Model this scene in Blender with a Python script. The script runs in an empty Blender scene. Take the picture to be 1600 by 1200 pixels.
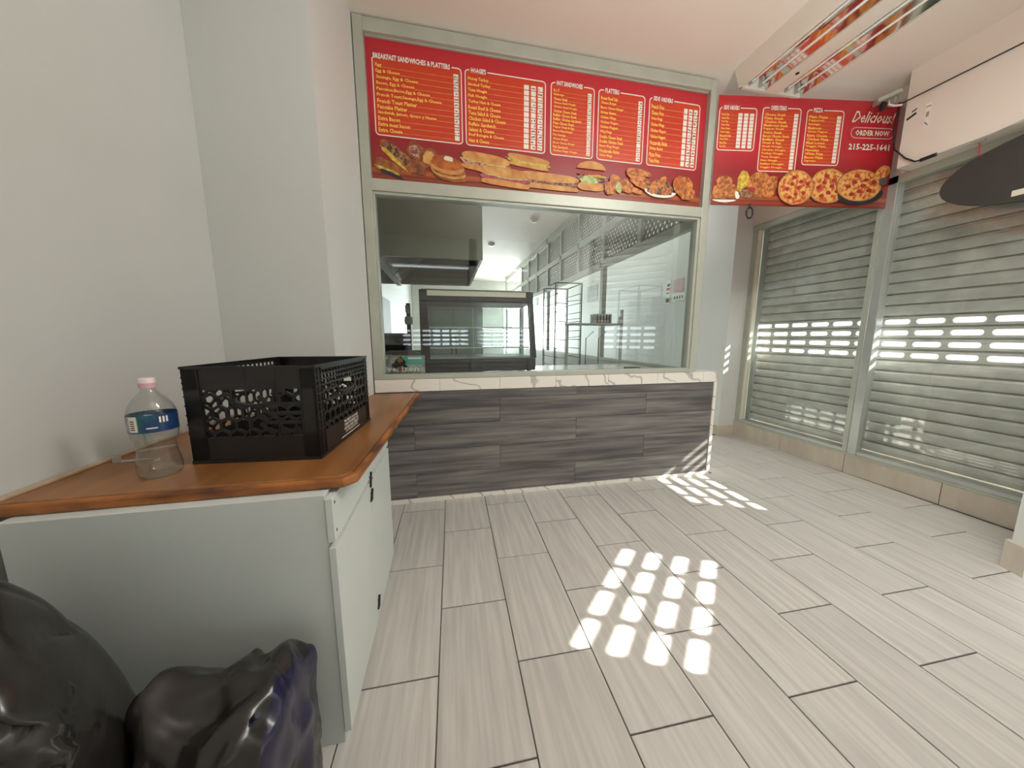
import bpy, bmesh, math, random
from mathutils import Vector, Matrix, noise
random.seed(7)
S = bpy.context.scene
COL = S.collection
PI = math.pi

# ------------------------------------------------------------------ camera
H = 1.272
F = 506.0
pt, yw, ro = math.radians(-8.32), math.radians(-11.45), math.radians(-0.05)
Rz = Matrix.Rotation(yw, 3, 'Z'); Rx = Matrix.Rotation(pt, 3, 'X'); Ry = Matrix.Rotation(-ro, 3, 'Y')
Rm = Rz @ Rx @ Ry
cam = bpy.data.cameras.new('camera'); camo = bpy.data.objects.new('camera', cam); COL.objects.link(camo)
cam.sensor_width = 36; cam.lens = F / 1600 * 36; cam.clip_start = .05; cam.clip_end = 200
r_, f_, u_ = Rm.col[0], Rm.col[1], Rm.col[2]
M4 = Matrix(((r_[0], u_[0], -f_[0], 0), (r_[1], u_[1], -f_[1], 0), (r_[2], u_[2], -f_[2], H), (0, 0, 0, 1)))
camo.matrix_world = M4
S.camera = camo

# ------------------------------------------------------------------ light and exposure
W = bpy.data.worlds.new('sky'); S.world = W; W.use_nodes = True
bg = W.node_tree.nodes['Background']; bg.inputs[0].default_value = (.86, .93, 1, 1); bg.inputs[1].default_value = 4
sun = bpy.data.lights.new('sun', 'SUN'); sun.energy = 26; sun.angle = math.radians(.55); sun.color = (1, .95, .86)
so = bpy.data.objects.new('sun', sun); COL.objects.link(so)
el = math.radians(32.9); sd = Vector((.909 * math.cos(el), -.418 * math.cos(el), math.sin(el)))
so.rotation_euler = sd.to_track_quat('Z', 'Y').to_euler(); so.location = sd * 20
def area(name, loc, target, sx, sy, e, c):
    l = bpy.data.lights.new(name, 'AREA'); l.shape = 'RECTANGLE'; l.size = sx; l.size_y = sy; l.energy = e; l.color = c
    o = bpy.data.objects.new(name, l); COL.objects.link(o); o.location = loc
    o.rotation_euler = (Vector(target) - Vector(loc)).to_track_quat('-Z', 'Y').to_euler(); return o
# area lights added to brighten the room, its ceiling, the hall and the kitchen
area('room_fill_light', (1.9, .52, 3.19), (1.9, .521, 0), 1.2, .35, 40, (1, .98, .94))  # added room fill, unseen above the viewer
area('ceiling_fill_light', (1.5, .0, 1.9), (1.501, .0, 5), .34, .34, 46, (1, .97, .93))  # added uplight that brightens the ceiling, unseen
area('hall_fill_light', (2.77, 5.2, 3.22), (2.77, 5.21, 0), .4, 2.6, 17, (1, .99, .96))  # added fill under the hall ceiling, no fixture
area('hall_end_fill', (2.77, 11.9, 1.6), (2.6, 0, 1.3), 1.2, 2.4, 220, (.92, .97, 1))  # added fill at the far end of the hall
area('kitchen_fill_light', (1.1, 11.3, 1.6), (.9, 0, 1.2), 1.7, 1.5, 130, (.92, .97, 1))  # added kitchen fill in front of the solid back wall
S.view_settings.view_transform = 'Standard'; S.view_settings.look = 'None'; S.view_settings.gamma = 1
S.view_settings.use_curve_mapping = False; S.view_settings.exposure = 0.12
S.cycles.use_denoising = True
S.cycles.max_bounces = 14; S.cycles.diffuse_bounces = 8; S.cycles.glossy_bounces = 6; S.cycles.transparent_max_bounces = 24
S.cycles.sample_clamp_indirect = 6

# ------------------------------------------------------------------ materials
def lin(c):
    return tuple(((v / 255) / 12.92 if v / 255 <= .04045 else ((v / 255 + .055) / 1.055) ** 2.4) for v in c) + (1,)
MATS = {}
def mat(name, c, rough=.6, metal=0, var=.06, scale=6, stretch=(1, 1, 1), bump=0, c2=None, spec=.5, rnd=0, lo=.35, hi=.7, detail=5, coat=0):
    """principled with a noise-driven colour variation; rnd = per-object brightness spread"""
    if name in MATS: return MATS[name]
    m = bpy.data.materials.new(name); m.use_nodes = True; nt = m.node_tree; N = nt.nodes; L = nt.links
    b = N['Principled BSDF']; b.inputs['Roughness'].default_value = rough; b.inputs['Metallic'].default_value = metal
    b.inputs['Specular IOR Level'].default_value = spec
    if coat: b.inputs['Coat Weight'].default_value = coat; b.inputs['Coat Roughness'].default_value = .08
    tc = N.new('ShaderNodeTexCoord'); mp = N.new('ShaderNodeMapping'); mp.inputs['Scale'].default_value = stretch
    oi = N.new('ShaderNodeObjectInfo'); vm = N.new('ShaderNodeVectorMath'); vm.operation = 'SCALE'; vm.inputs[0].default_value = (17, 31, 23)
    L.new(oi.outputs['Random'], vm.inputs['Scale']); va = N.new('ShaderNodeVectorMath'); va.operation = 'ADD'
    L.new(tc.outputs['Object'], va.inputs[0]); L.new(vm.outputs[0], va.inputs[1]); L.new(va.outputs[0], mp.inputs[0])
    nz = N.new('ShaderNodeTexNoise'); nz.inputs['Scale'].default_value = scale; nz.inputs['Detail'].default_value = detail
    L.new(mp.outputs[0], nz.inputs['Vector'])
    cr = N.new('ShaderNodeValToRGB'); a = lin(c)
    if c2 is None: d = tuple(max(0, v * (1 - var * 2)) for v in a[:3]) + (1,)
    else: d = lin(c2)
    cr.color_ramp.elements[0].position = lo; cr.color_ramp.elements[0].color = d
    cr.color_ramp.elements[1].position = hi; cr.color_ramp.elements[1].color = a
    L.new(nz.outputs['Fac'], cr.inputs[0])
    last = cr.outputs[0]
    if rnd:
        mr = N.new('ShaderNodeMapRange'); mr.inputs[3].default_value = 1 - rnd; mr.inputs[4].default_value = 1
        L.new(oi.outputs['Random'], mr.inputs[0]); mx = N.new('ShaderNodeVectorMath'); mx.operation = 'SCALE'
        L.new(last, mx.inputs[0]); L.new(mr.outputs[0], mx.inputs['Scale']); last = mx.outputs[0]
    L.new(last, b.inputs['Base Color'])
    if bump:
        bp = N.new('ShaderNodeBump'); bp.inputs['Strength'].default_value = bump; bp.inputs['Distance'].default_value = .01
        L.new(nz.outputs['Fac'], bp.inputs['Height']); L.new(bp.outputs[0], b.inputs['Normal'])
    MATS[name] = m; return m
def glass(name, tint=(.96, .98, .97), ior=1.5, rough=.0, mult=1.0):
    """thin pane: straight-through transmission plus Fresnel mirror"""
    m = bpy.data.materials.new(name); m.use_nodes = True; nt = m.node_tree; N = nt.nodes; L = nt.links
    N.remove(N['Principled BSDF']); out = N['Material Output']
    t = N.new('ShaderNodeBsdfTransparent'); t.inputs[0].default_value = tint + (1,)
    g = N.new('ShaderNodeBsdfGlossy'); g.inputs['Roughness'].default_value = rough
    lw = N.new('ShaderNodeLayerWeight'); lw.inputs[0].default_value = .5; pw = N.new('ShaderNodeMath'); pw.operation = 'POWER'; pw.inputs[1].default_value = 4.2
    fr = N.new('ShaderNodeMath'); fr.operation = 'MULTIPLY_ADD'; f0 = 1.6 * ((ior - 1) / (ior + 1)) ** 2; fr.inputs[1].default_value = .9 - f0; fr.inputs[2].default_value = f0
    L.new(lw.outputs['Facing'], pw.inputs[0]); L.new(pw.outputs[0], fr.inputs[0])
    mu = N.new('ShaderNodeMath'); mu.operation = 'MULTIPLY'; mu.inputs[1].default_value = mult; mu.use_clamp = True
    L.new(fr.outputs[0], mu.inputs[0])
    mx = N.new('ShaderNodeMixShader'); L.new(mu.outputs[0], mx.inputs[0]); L.new(t.outputs[0], mx.inputs[1]); L.new(g.outputs[0], mx.inputs[2])
    L.new(mx.outputs[0], out.inputs[0]); return m
def marble():
    m = mat('marble', (232, 228, 220), .25, var=.02, scale=2)
    nt = m.node_tree; N = nt.nodes; L = nt.links; b = N['Principled BSDF']
    wv = N.new('ShaderNodeTexWave'); wv.inputs['Scale'].default_value = 2.2; wv.inputs['Distortion'].default_value = 14
    wv.inputs['Detail'].default_value = 3; wv.bands_direction = 'DIAGONAL'
    mp = [n for n in N if n.type == 'MAPPING'][0]; L.new(mp.outputs[0], wv.inputs['Vector'])
    cr = N.new('ShaderNodeValToRGB'); cr.color_ramp.elements[0].position = 0; cr.color_ramp.elements[0].color = lin((186, 182, 176))
    cr.color_ramp.elements[1].position = .045; cr.color_ramp.elements[1].color = lin((234, 230, 222))
    L.new(wv.outputs['Fac'], cr.inputs[0]); L.new(cr.outputs[0], b.inputs['Base Color']); return m
def board_print(name, h, wood):
    """printed banner: red above, darker red below, a plank print along the bottom edge (object Z)"""
    m = mat(name, (205, 40, 48), .38, var=.05, scale=2)
    nt = m.node_tree; N = nt.nodes; L = nt.links; b = N['Principled BSDF']
    tc = N.new('ShaderNodeTexCoord'); sx = N.new('ShaderNodeSeparateXYZ'); L.new(tc.outputs['Object'], sx.inputs[0])
    mr = N.new('ShaderNodeMapRange'); mr.inputs[2].default_value = h; L.new(sx.outputs['Z'], mr.inputs[0])
    cr = N.new('ShaderNodeValToRGB'); e = cr.color_ramp.elements
    e[0].position = 0; e[0].color = lin((120, 30, 26)); e[1].position = 1; e[1].color = lin((190, 40, 50))
    for p, c in ((.03, (150, 66, 40)), (.05, (120, 40, 30)), (.065, (168, 84, 48)), (.09, (176, 92, 54)), (.1, (140, 44, 40)), (.32, (150, 30, 38)), (.5, (186, 38, 48))):
        q = e.new(p); q.color = lin(c)
    L.new(mr.outputs[0], cr.inputs[0]); L.new(cr.outputs[0], b.inputs['Base Color']); return m

M = {}
M['wall'] = mat('white_wall_paint', (214, 216, 211), .55, var=.012, scale=3)
M['wall_grey'] = mat('pale_wall_paint', (205, 208, 206), .5, var=.012, scale=3)
M['ceil'] = mat('ceiling_paint', (226, 217, 206), .7, var=.012, scale=2)
M['grout'] = mat('dark_grout', (92, 86, 82), .9, var=.2, scale=30)
M['tile'] = mat('floor_tile', (207, 204, 199), .36, c2=(184, 181, 177), scale=5, stretch=(9, .5, 1), bump=.02, rnd=.07, lo=.3, hi=.66)
M['plank'] = mat('grey_plank_tile', (142, 138, 134), .42, c2=(84, 82, 82), scale=2.2, stretch=(.7, 1, 13), rnd=.25, lo=.33, hi=.68)
M['marble'] = marble()
M['base'] = mat('beige_base_tile', (205, 196, 180), .4, c2=(186, 176, 160), scale=3, stretch=(1, 3, 1))
M['frame'] = mat('painted_aluminium', (186, 190, 178), .42, metal=.25, var=.05)
M['lattice'] = mat('lattice_paint', (142, 144, 134), .5, var=.04)
M['alu'] = mat('bare_aluminium', (198, 202, 198), .34, metal=.5, var=.05)
M['galv'] = mat('galvanised_slat', (232, 230, 224), .38, metal=.22, c2=(206, 204, 200), scale=8, stretch=(1, .5, 1), rnd=.08)
M['steel'] = mat('stainless_steel', (172, 168, 150), .4, metal=.5, var=.08, scale=3)
M['steel_l'] = mat('light_steel', (178, 182, 180), .5, metal=.2, var=.08, scale=3)
M['dark'] = mat('dark_metal', (44, 42, 42), .5, metal=.3, var=.2)
M['black'] = mat('black_plastic', (34, 31, 30), .38, var=.15, scale=20)
M['blackm'] = mat('black_matt', (62, 59, 55), .8, var=.06)
M['wood'] = mat('worktop_wood', (158, 108, 60), .34, c2=(124, 80, 42), scale=2.4, stretch=(5, .8, 4), lo=.3, hi=.7, detail=7)
M['woodedge'] = mat('worn_wood_edge', (170, 104, 48), .45, c2=(72, 42, 26), scale=7, stretch=(.8, .8, 3), lo=.34, hi=.6)
M['palewood'] = mat('pale_wood', (196, 176, 150), .6, var=.1, scale=8)
M['lam'] = mat('white_laminate', (208, 216, 212), .35, var=.015)
M['lamside'] = mat('laminate_side', (206, 213, 211), .4, var=.03, scale=3)
M['lamedge'] = mat('laminate_edge', (176, 184, 196), .4, var=.02)
M['bag'] = mat('black_bag_film', (40, 38, 36), .24, var=.1, scale=3.2, bump=.45, stretch=(1, 1, 2.2))
M['bagreflect'] = mat('bag_film_blue_reflection', (26, 24, 62), .25, var=.2, scale=4, bump=.12)  # blue reflection painted into the film colour
M['white'] = mat('white_print', (236, 232, 222), .5, var=.01)
M['cream'] = mat('cream_print', (226, 220, 200), .5, var=.01)
M['orange'] = mat('orange_print', (205, 66, 30), .42, c2=(196, 52, 28), scale=3)
M['yellow'] = mat('yellow_print', (250, 204, 90), .5, var=.02)
M['inkdark'] = mat('dark_ink', (50, 44, 44), .6, var=.02)
M['inkred'] = mat('red_ink', (190, 40, 48), .6, var=.02)
M['pink'] = mat('pink_ink', (214, 170, 176), .6, var=.03)
M['teal'] = mat('teal_card', (84, 168, 158), .5, var=.03)
M['greycard'] = mat('grey_card', (190, 190, 186), .5, c2=(120, 118, 114), scale=30)
M['skin'] = mat('brown_print', (150, 104, 74), .5, var=.05)
M['brownbox'] = mat('brown_carton', (92, 84, 78), .7, var=.05)
M['capw'] = mat('white_cap', (232, 218, 216), .4, var=.01)
M['lblue'] = mat('blue_label', (28, 58, 104), .35, c2=(24, 96, 96), scale=16, lo=.3, hi=.46)
M['mirror'] = mat('mirror_reflector', (214, 214, 208), .06, metal=1, var=.01)
M['fixture'] = mat('white_enamel', (220, 216, 204), .3, var=.01)
M['tube'] = mat('frosted_tube', (240, 240, 236), .25, var=.005)
M['pave'] = mat('pavement', (170, 166, 160), .85, var=.08, scale=2)
M['facade'] = mat('pale_facade', (214, 208, 198), .85, var=.05, scale=2)
M['bread'] = mat('printed_bread', (222, 168, 98), .5, c2=(190, 122, 58), scale=14)
M['crust'] = mat('printed_crust', (176, 104, 52), .5, c2=(112, 62, 38), scale=22)
M['meat'] = mat('printed_meat', (206, 150, 132), .5, c2=(128, 70, 66), scale=46, lo=.42, hi=.58)
M['brownmeat'] = mat('printed_beef', (170, 120, 82), .5, c2=(78, 48, 38), scale=50, lo=.42, hi=.58)
M['ham'] = mat('printed_ham', (206, 108, 112), .5, c2=(150, 52, 66), scale=30)
M['egg'] = mat('printed_egg', (226, 200, 72), .5, c2=(176, 130, 48), scale=40)
M['lett'] = mat('printed_lettuce', (128, 168, 70), .5, c2=(206, 200, 150), scale=40)
M['fried'] = mat('printed_fried_food', (214, 138, 66), .5, c2=(146, 74, 36), scale=34, lo=.4, hi=.62)
M['pizza'] = mat('printed_cheese', (228, 178, 96), .5, c2=(196, 84, 52), scale=38, lo=.42, hi=.56)
M['pepp'] = mat('printed_pepperoni', (176, 52, 40), .5, var=.1)
M['plate_d'] = mat('printed_dark_plate', (44, 46, 56), .5)
M['syrup'] = mat('printed_syrup', (206, 116, 44), .5, c2=(150, 70, 30), scale=18)
M['glassf'] = glass('serving_glass', (.93, .96, .95), mult=1.0)
M['glasss'] = glass('shop_window_glass', (.95, .97, .96))
M['glassc'] = glass('display_glass', (.93, .96, .95))
M['pet'] = glass('clear_bottle_plastic', (.93, .95, .94), 1.45, .04, 1.6)
M['water'] = glass('bottle_water', (.96, .98, .98), 1.2, .0, 1)
PRINT1 = board_print('menu_board_print', .845, .1); PRINT2 = board_print('menu_banner_print', .8, .1)

# ------------------------------------------------------------------ mesh helpers
class MB:
    def __init__(s): s.v = []; s.f = []; s.sm = []
    def add(s, vs, fs, smooth=False):
        n = len(s.v); s.v += [tuple(v) for v in vs]; s.f += [tuple(i + n for i in f) for f in fs]; s.sm += [smooth] * len(fs); return s
    def box(s, a, b):
        (x0, y0, z0), (x1, y1, z1) = a, b
        x0, x1 = sorted((x0, x1)); y0, y1 = sorted((y0, y1)); z0, z1 = sorted((z0, z1))
        return s.add([(x0, y0, z0), (x1, y0, z0), (x1, y1, z0), (x0, y1, z0), (x0, y0, z1), (x1, y0, z1), (x1, y1, z1), (x0, y1, z1)],
                     [(0, 3, 2, 1), (4, 5, 6, 7), (0, 1, 5, 4), (1, 2, 6, 5), (2, 3, 7, 6), (3, 0, 4, 7)])
    def cham(s, a, b, c=.002):
        """box whose top (+z) edges are chamfered"""
        (x0, y0, z0), (x1, y1, z1) = a, b
        vs = [(x0, y0, z0), (x1, y0, z0), (x1, y1, z0), (x0, y1, z0), (x0, y0, z1 - c), (x1, y0, z1 - c), (x1, y1, z1 - c), (x0, y1, z1 - c),
              (x0 + c, y0 + c, z1), (x1 - c, y0 + c, z1), (x1 - c, y1 - c, z1), (x0 + c, y1 - c, z1)]
        return s.add(vs, [(0, 3, 2, 1), (8, 9, 10, 11)] + [(i, (i + 1) % 4, 4 + (i + 1) % 4, 4 + i) for i in range(4)] + [(4 + i, 4 + (i + 1) % 4, 8 + (i + 1) % 4, 8 + i) for i in range(4)])
    def prism(s, poly, z0, z1):
        n = len(poly); vs = [(x, y, z0) for x, y in poly] + [(x, y, z1) for x, y in poly]
        return s.add(vs, [tuple(range(n))[::-1], tuple(range(n, 2 * n))] + [(i, (i + 1) % n, n + (i + 1) % n, n + i) for i in range(n)])
    def bar(s, p, q, w, h=None, up=(0, 0, 1)):
        p, q = Vector(p), Vector(q); h = h or w; d = (q - p).normalized(); up = Vector(up)
        if abs(d.dot(up)) > .98: up = Vector((1, 0, 0))
        a = d.cross(up).normalized() * w / 2; b = a.cross(d).normalized() * h / 2
        vs = [e + sa * a + sb * b for e in (p, q) for sa, sb in ((-1, -1), (1, -1), (1, 1), (-1, 1))]
        return s.add(vs, [(0, 1, 2, 3), (7, 6, 5, 4), (0, 4, 5, 1), (1, 5, 6, 2), (2, 6, 7, 3), (3, 7, 4, 0)])
    def tube(s, pts, r, n=8, closed=False):
        pts = [Vector(p) for p in pts]; m = len(pts); vs = []; fs = []
        for i, p in enumerate(pts):
            a = pts[(i - 1) % m] if (closed or i) else p; b = pts[(i + 1) % m] if (closed or i < m - 1) else p
            d = (b - a).normalized(); u = Vector((0, 0, 1)) if abs(d.z) < .9 else Vector((1, 0, 0))
            x = d.cross(u).normalized(); y = d.cross(x)
            vs += [p + r * (math.cos(2 * PI * k / n) * x + math.sin(2 * PI * k / n) * y) for k in range(n)]
        for i in range(m if closed else m - 1):
            j = (i + 1) % m
            fs += [(i * n + k, i * n + (k + 1) % n, j * n + (k + 1) % n, j * n + k) for k in range(n)]
        s.add(vs, fs, True)
        if not closed: s.add(vs[:n], [tuple(range(n))]); s.add(vs[-n:], [tuple(range(n))[::-1]])
        return s
    def lathe(s, prof, n=24, c=(0, 0, 0), cap=True):
        vs = []; fs = []
        for r, z in prof: vs += [(c[0] + r * math.cos(2 * PI * k / n), c[1] + r * math.sin(2 * PI * k / n), c[2] + z) for k in range(n)]
        for i in range(len(prof) - 1): fs += [(i * n + k, i * n + (k + 1) % n, (i + 1) * n + (k + 1) % n, (i + 1) * n + k) for k in range(n)]
        s.add(vs, fs, True)
        if cap: s.add(vs[:n], [tuple(range(n))[::-1]]); s.add(vs[-n:], [tuple(range(n))])
        return s
    def mesh(s, name, m):
        me = bpy.data.meshes.new(name); me.from_pydata(s.v, [], s.f); me.polygons.foreach_set('use_smooth', s.sm); me.materials.append(m); me.update(); return me
    def obj(s, name, m, parent=None, loc=(0, 0, 0), bevel=0, label=None):
        return link(name, s.mesh(name, m), parent, loc, bevel, label)
def link(name, me, parent=None, loc=(0, 0, 0), bevel=0, label=None):
    o = bpy.data.objects.new(name, me); COL.objects.link(o); o.parent = parent; o.location = loc
    if bevel:
        b = o.modifiers.new('bevel', 'BEVEL'); b.width = bevel; b.segments = 2; b.limit_method = 'ANGLE'
    if label: o['label'] = label
    return o
def tag(o, label, cat, group=None):
    o['label'] = label; o['category'] = cat
    if group: o['group'] = group
    return o
def thing(name, label, cat, loc=(0, 0, 0), rz=0, group=None):
    o = bpy.data.objects.new(name, None); COL.objects.link(o); o.location = loc; o.rotation_euler = (0, 0, rz); o.empty_display_size = .1
    return tag(o, label, cat, group)
def root(name, loc=(0, 0, 0), rz=0, label=None):
    o = bpy.data.objects.new(name, None); COL.objects.link(o); o.location = loc; o.rotation_euler = (0, 0, rz); o['kind'] = 'structure'
    if label: o['label'] = label
    return o
def box(name, a, b, m, parent=None, bevel=0, label=None): return MB().box(a, b).obj(name, m, parent, bevel=bevel, label=label)
def struct(name, mb, m, label=None):
    o = mb.obj(name, m); o['kind'] = 'structure'
    if label: o['label'] = label
    return o
def clip(poly, a, b, c):
    """keep the side a*x+b*y<=c of a convex polygon"""
    out = []
    for i, p in enumerate(poly):
        q = poly[(i + 1) % len(poly)]; dp = a * p[0] + b * p[1] - c; dq = a * q[0] + b * q[1] - c
        if dp <= 0: out.append(p)
        if dp * dq < 0: t = dp / (dp - dq); out.append((p[0] + t * (q[0] - p[0]), p[1] + t * (q[1] - p[1])))
    return out

def text_mb(body, u0, v0, u1, v1, y=0, bold=.0, shear=0, space=1.0, align='LEFT'):
    """lettering fitted to the rectangle u0..u1, v0..v1 of a board standing in XZ and facing -Y"""
    cu = bpy.data.curves.new('lettering', 'FONT'); cu.body = body; cu.size = 1; cu.resolution_u = 1; cu.offset = bold
    cu.shear = shear; cu.space_line = space; cu.align_x = align; cu.fill_mode = 'FRONT'
    o = bpy.data.objects.new('lettering', cu); COL.objects.link(o)
    dg = bpy.context.evaluated_depsgraph_get(); me = bpy.data.meshes.new_from_object(o.evaluated_get(dg))
    vs = [v.co.copy() for v in me.vertices]; fs = [tuple(p.vertices) for p in me.polygons]
    bpy.data.objects.remove(o); bpy.data.curves.remove(cu); bpy.data.meshes.remove(me)
    x0 = min(v.x for v in vs); x1 = max(v.x for v in vs); y0 = min(v.y for v in vs); y1 = max(v.y for v in vs)
    return MB().add([(u0 + (v.x - x0) / (x1 - x0) * (u1 - u0), y, v0 + (v.y - y0) / (y1 - y0) * (v1 - v0)) for v in vs], fs)

# ================================================================== SETTING
CZ = 3.25
# ---- floor: grout bed and each plank tile
fl = struct('floor', MB().box((-1.3, -2.2, -.1), (4.0, 12.2, -.004)), M['grout'], 'dark grout bed of the tiled shop floor')
U = .3074; th = .019; TX0 = -.3917; TL = .6118
def tile_poly(i, j):
    off = .1756 if i % 2 else .4766
    x0, x1 = TX0 + i * U + .0022, TX0 + (i + 1) * U - .0022
    y0, y1 = off + TL * j + .0028, off + TL * (j + 1) - .0028
    c, s = math.cos(th), math.sin(th)
    return [(c * x + s * y, -s * x + c * y) for x, y in ((x0, y0), (x1, y0), (x1, y1), (x0, y1))]
count = 0
tcen = MB().cham((-U / 2 + .0022, -TL / 2 + .0028, -.012), (U / 2 - .0022, TL / 2 - .0028, 0), .0015).mesh('tile', M['tile'])
for i in range(-4, 13):
    for j in range(-4, 9):
        p = tile_poly(i, j); n0 = len(p)
        xs = [q[0] for q in p]; ys = [q[1] for q in p]
        if max(xs) < -1.1 or min(xs) > 3.64 or max(ys) < -1.9 or min(ys) > 5.4: continue
        if min(ys) > 2.44 and max(xs) < 2.4: continue
        cl = p
        for a, b, c in ((-1, 0, 1.12), (1, 0, 3.66), (0, -1, 2.0), (0, 1, 5.4)): cl = clip(cl, a, b, c)
        if min(ys) < 2.46 < max(ys) and min(xs) < 2.38: cl = clip(cl, 0, 1, 2.46) if sum(xs) / 4 < 2.37 else cl
        if max(ys) > 3.46 and max(xs) > 3.43: cl = clip(cl, 0, 1, 3.47)
        if len(cl) < 3: continue
        cx, cy = sum(xs) / 4, sum(ys) / 4
        if cl == p:
            o = bpy.data.objects.new('tile', tcen); COL.objects.link(o); o.parent = fl; o.location = (cx, cy, 0); o.rotation_euler = (0, 0, -th)
        else:
            MB().prism([(x - cx, y - cy) for x, y in cl], -.012, 0).obj('tile', M['tile'], fl, (cx, cy, 0))
        count += 1
# ---- ceiling and walls
struct('ceiling', MB().box((-1.4, -2.3, CZ), (4.1, 12.3, CZ + .12)), M['ceil'], 'plain pale ceiling')
struct('wall_left', MB().box((-1.24, -2.2, 0), (-1.12, 12.2, CZ)), M['wall_grey'], 'pale grey painted side wall behind the wooden worktop')
struct('wall_pillar', MB().prism([(-1.12, 1.937), (-.597, 1.937), (-.517, 2.447), (-.517, 2.62), (-1.12, 2.62)], 0, CZ), M['wall_grey'], 'square wall pier between the worktop and the serving window')
struct('wall_hall', MB().box((3.42, 3.455, 0), (3.9, 12.2, CZ)), M['wall'], 'white wall of the side hall with a pier beside the shutters')
struct('wall_back', MB().box((-1.24, 12.0, 0), (2.12, 12.12, CZ)).box((3.3, 12.0, 0), (3.9, 12.12, CZ)).box((2.12, 12.0, 2.9), (3.3, 12.12, CZ)), M['wall'])
struct('wall_rear', MB().box((-1.24, -2.2, 0), (-1.02, -2.02, CZ)).box((-1.02, -2.2, 2.72), (2.1, -2.02, CZ)).box((-1.02, -2.2, 0), (2.1, -2.02, .2)).box((.52, -2.2, 0), (.68, -2.02, CZ)).box((1.8, -2.2, 0), (2.1, -2.02, CZ))
       .prism([(1.9, -2.1), (2.0, -2.1), (2.36, -.06), (2.26, 0.0)], 0, CZ), M['wall'], 'rear shopfront wall behind the viewer')
# block between the right shopfront and the angled corner door
struct('wall_door_pier', MB().prism([(3.02, 1.06), (2.985, .99), (3.14, .86), (3.95, .86), (3.95, 1.06)], 0, CZ), M['wall'], 'white pier between the shutters and the corner door')
struct('wall_door_jamb', MB().prism([(3.085, .80), (3.2, .70), (3.35, .87), (3.135, .868)], 0, CZ), M['wall'])
struct('baseboard_door_pier', MB().prism([(3.005, 1.075), (2.965, .985), (3.135, .845), (3.64, .845), (3.64, 1.075)], 0, .16), M['base'], 'beige tile base of the pier at the photo edge')
# sill wall and header above the right shopfront
sl = struct('wall_right', MB().box((3.66, 1.06, 0), (3.95, 3.455, .185)), M['base'], 'low sill wall under the shuttered shopfront')
for y0, y1 in ((1.06, 1.62), (1.625, 2.237), (2.242, 2.838), (2.843, 3.455)):
    MB().box((3.648, y0, 0), (3.66, y1, .176)).obj('tile', M['base'], sl, bevel=.002)
MB().box((3.645, 1.06, .176), (3.74, 3.455, .192)).obj('sill_cap', M['frame'], sl, bevel=.002)
struct('wall_header', MB().box((3.5, 1.0, 2.57), (3.66, 2.10, CZ)).box((3.66, 1.0, 2.575), (3.95, 3.455, CZ)), M['ceil'], 'boxed header above the shuttered shopfront')
bh = root('baseboard_hall', label='beige tile base of the hall wall pier')
for a, b in (((3.408, 3.443, 0), (3.66, 3.455, .13)), ((3.408, 3.455, 0), (3.42, 4.05, .13)), ((3.408, 4.055, 0), (3.42, 4.65, .13)), ((3.408, 4.655, 0), (3.42, 5.25, .13))):
    MB().box(a, b).obj('tile', M['base'], bh, bevel=.002)

# ---- serving window frame (window_1)
w1 = root('window_1', label='painted metal frame of the serving window')
Y0, Y1 = 2.45, 2.53
box('post', (-.512, Y0, .965), (-.452, Y1, CZ - .005), M['frame'], w1, .003)
box('post', (2.076, Y0, .965), (2.134, Y1, 3.235), M['frame'], w1, .003)
box('top_rail', (-.452, Y0, 3.163), (2.076, Y1, 3.24), M['frame'], w1, .003)
box('middle_rail', (-.452, Y0, 2.236), (2.076, Y1, 2.312), M['frame'], w1, .003)
box('glazing_stop', (-.452, Y0 + .012, 2.218), (2.076, Y1, 2.236), M['frame'], w1, .002)
box('bottom_rail', (-.452, Y0, .965), (2.076, Y1, 1.0), M['frame'], w1, .003)
box('glazing_stop', (-.452, Y0 + .01, 1.0), (-.438, Y1, 2.218), M['frame'], w1, .002)
box('glazing_stop', (2.05, Y0 + .01, 1.0), (2.076, Y1, 2.218), M['frame'], w1, .002)
box('glass_pane', (-.438, 2.494, 1.0), (2.05, 2.495, 2.218), M['glassf'], w1)
box('backing_panel', (-.452, 2.49, 2.312), (2.076, 2.52, 3.163), M['wall'], w1)

# ---- glazed partition down the hall (window_2)
w2 = root('window_2', label='glazed partition with lattice top panels along the side hall')
PX0, PX1 = 2.09, 2.15
posts = [2.5, 4.21, 6.65, 9.0, 11.4]
for y in posts: box('post', (PX0, y - .04, .95 if y > 2.6 else .97), (PX1, y + .04, CZ), M['frame'], w2, .003)
mull = [3.36, 5.05, 5.87, 7.48, 8.25]
for y in mull: box('mullion', (PX0, y - .035, 2.2), (PX1, y + .035, CZ - .09), M['frame'], w2, .003)
for a, b in zip(posts[:-1], posts[1:]):
    box('bottom_rail', (PX0, a + .04, .95), (PX1, b - .04, .99), M['frame'], w2, .002)
    box('lattice_rail', (PX0 - .01, a + .04, 2.19), (PX1, b - .04, 2.27), M['frame'], w2, .003)
    box('middle_rail', (PX0, a + .04, 2.64), (PX1, b - .04, 2.73), M['frame'], w2, .003)
    box('top_rail', (PX0 - .01, a + .04, 3.13), (PX1, b - .04, CZ - .005), M['frame'], w2, .003)
    box('glass_pane', (2.119, a + .04, .99), (2.12, b - .04, 2.19), M['glasss'], w2)
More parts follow.
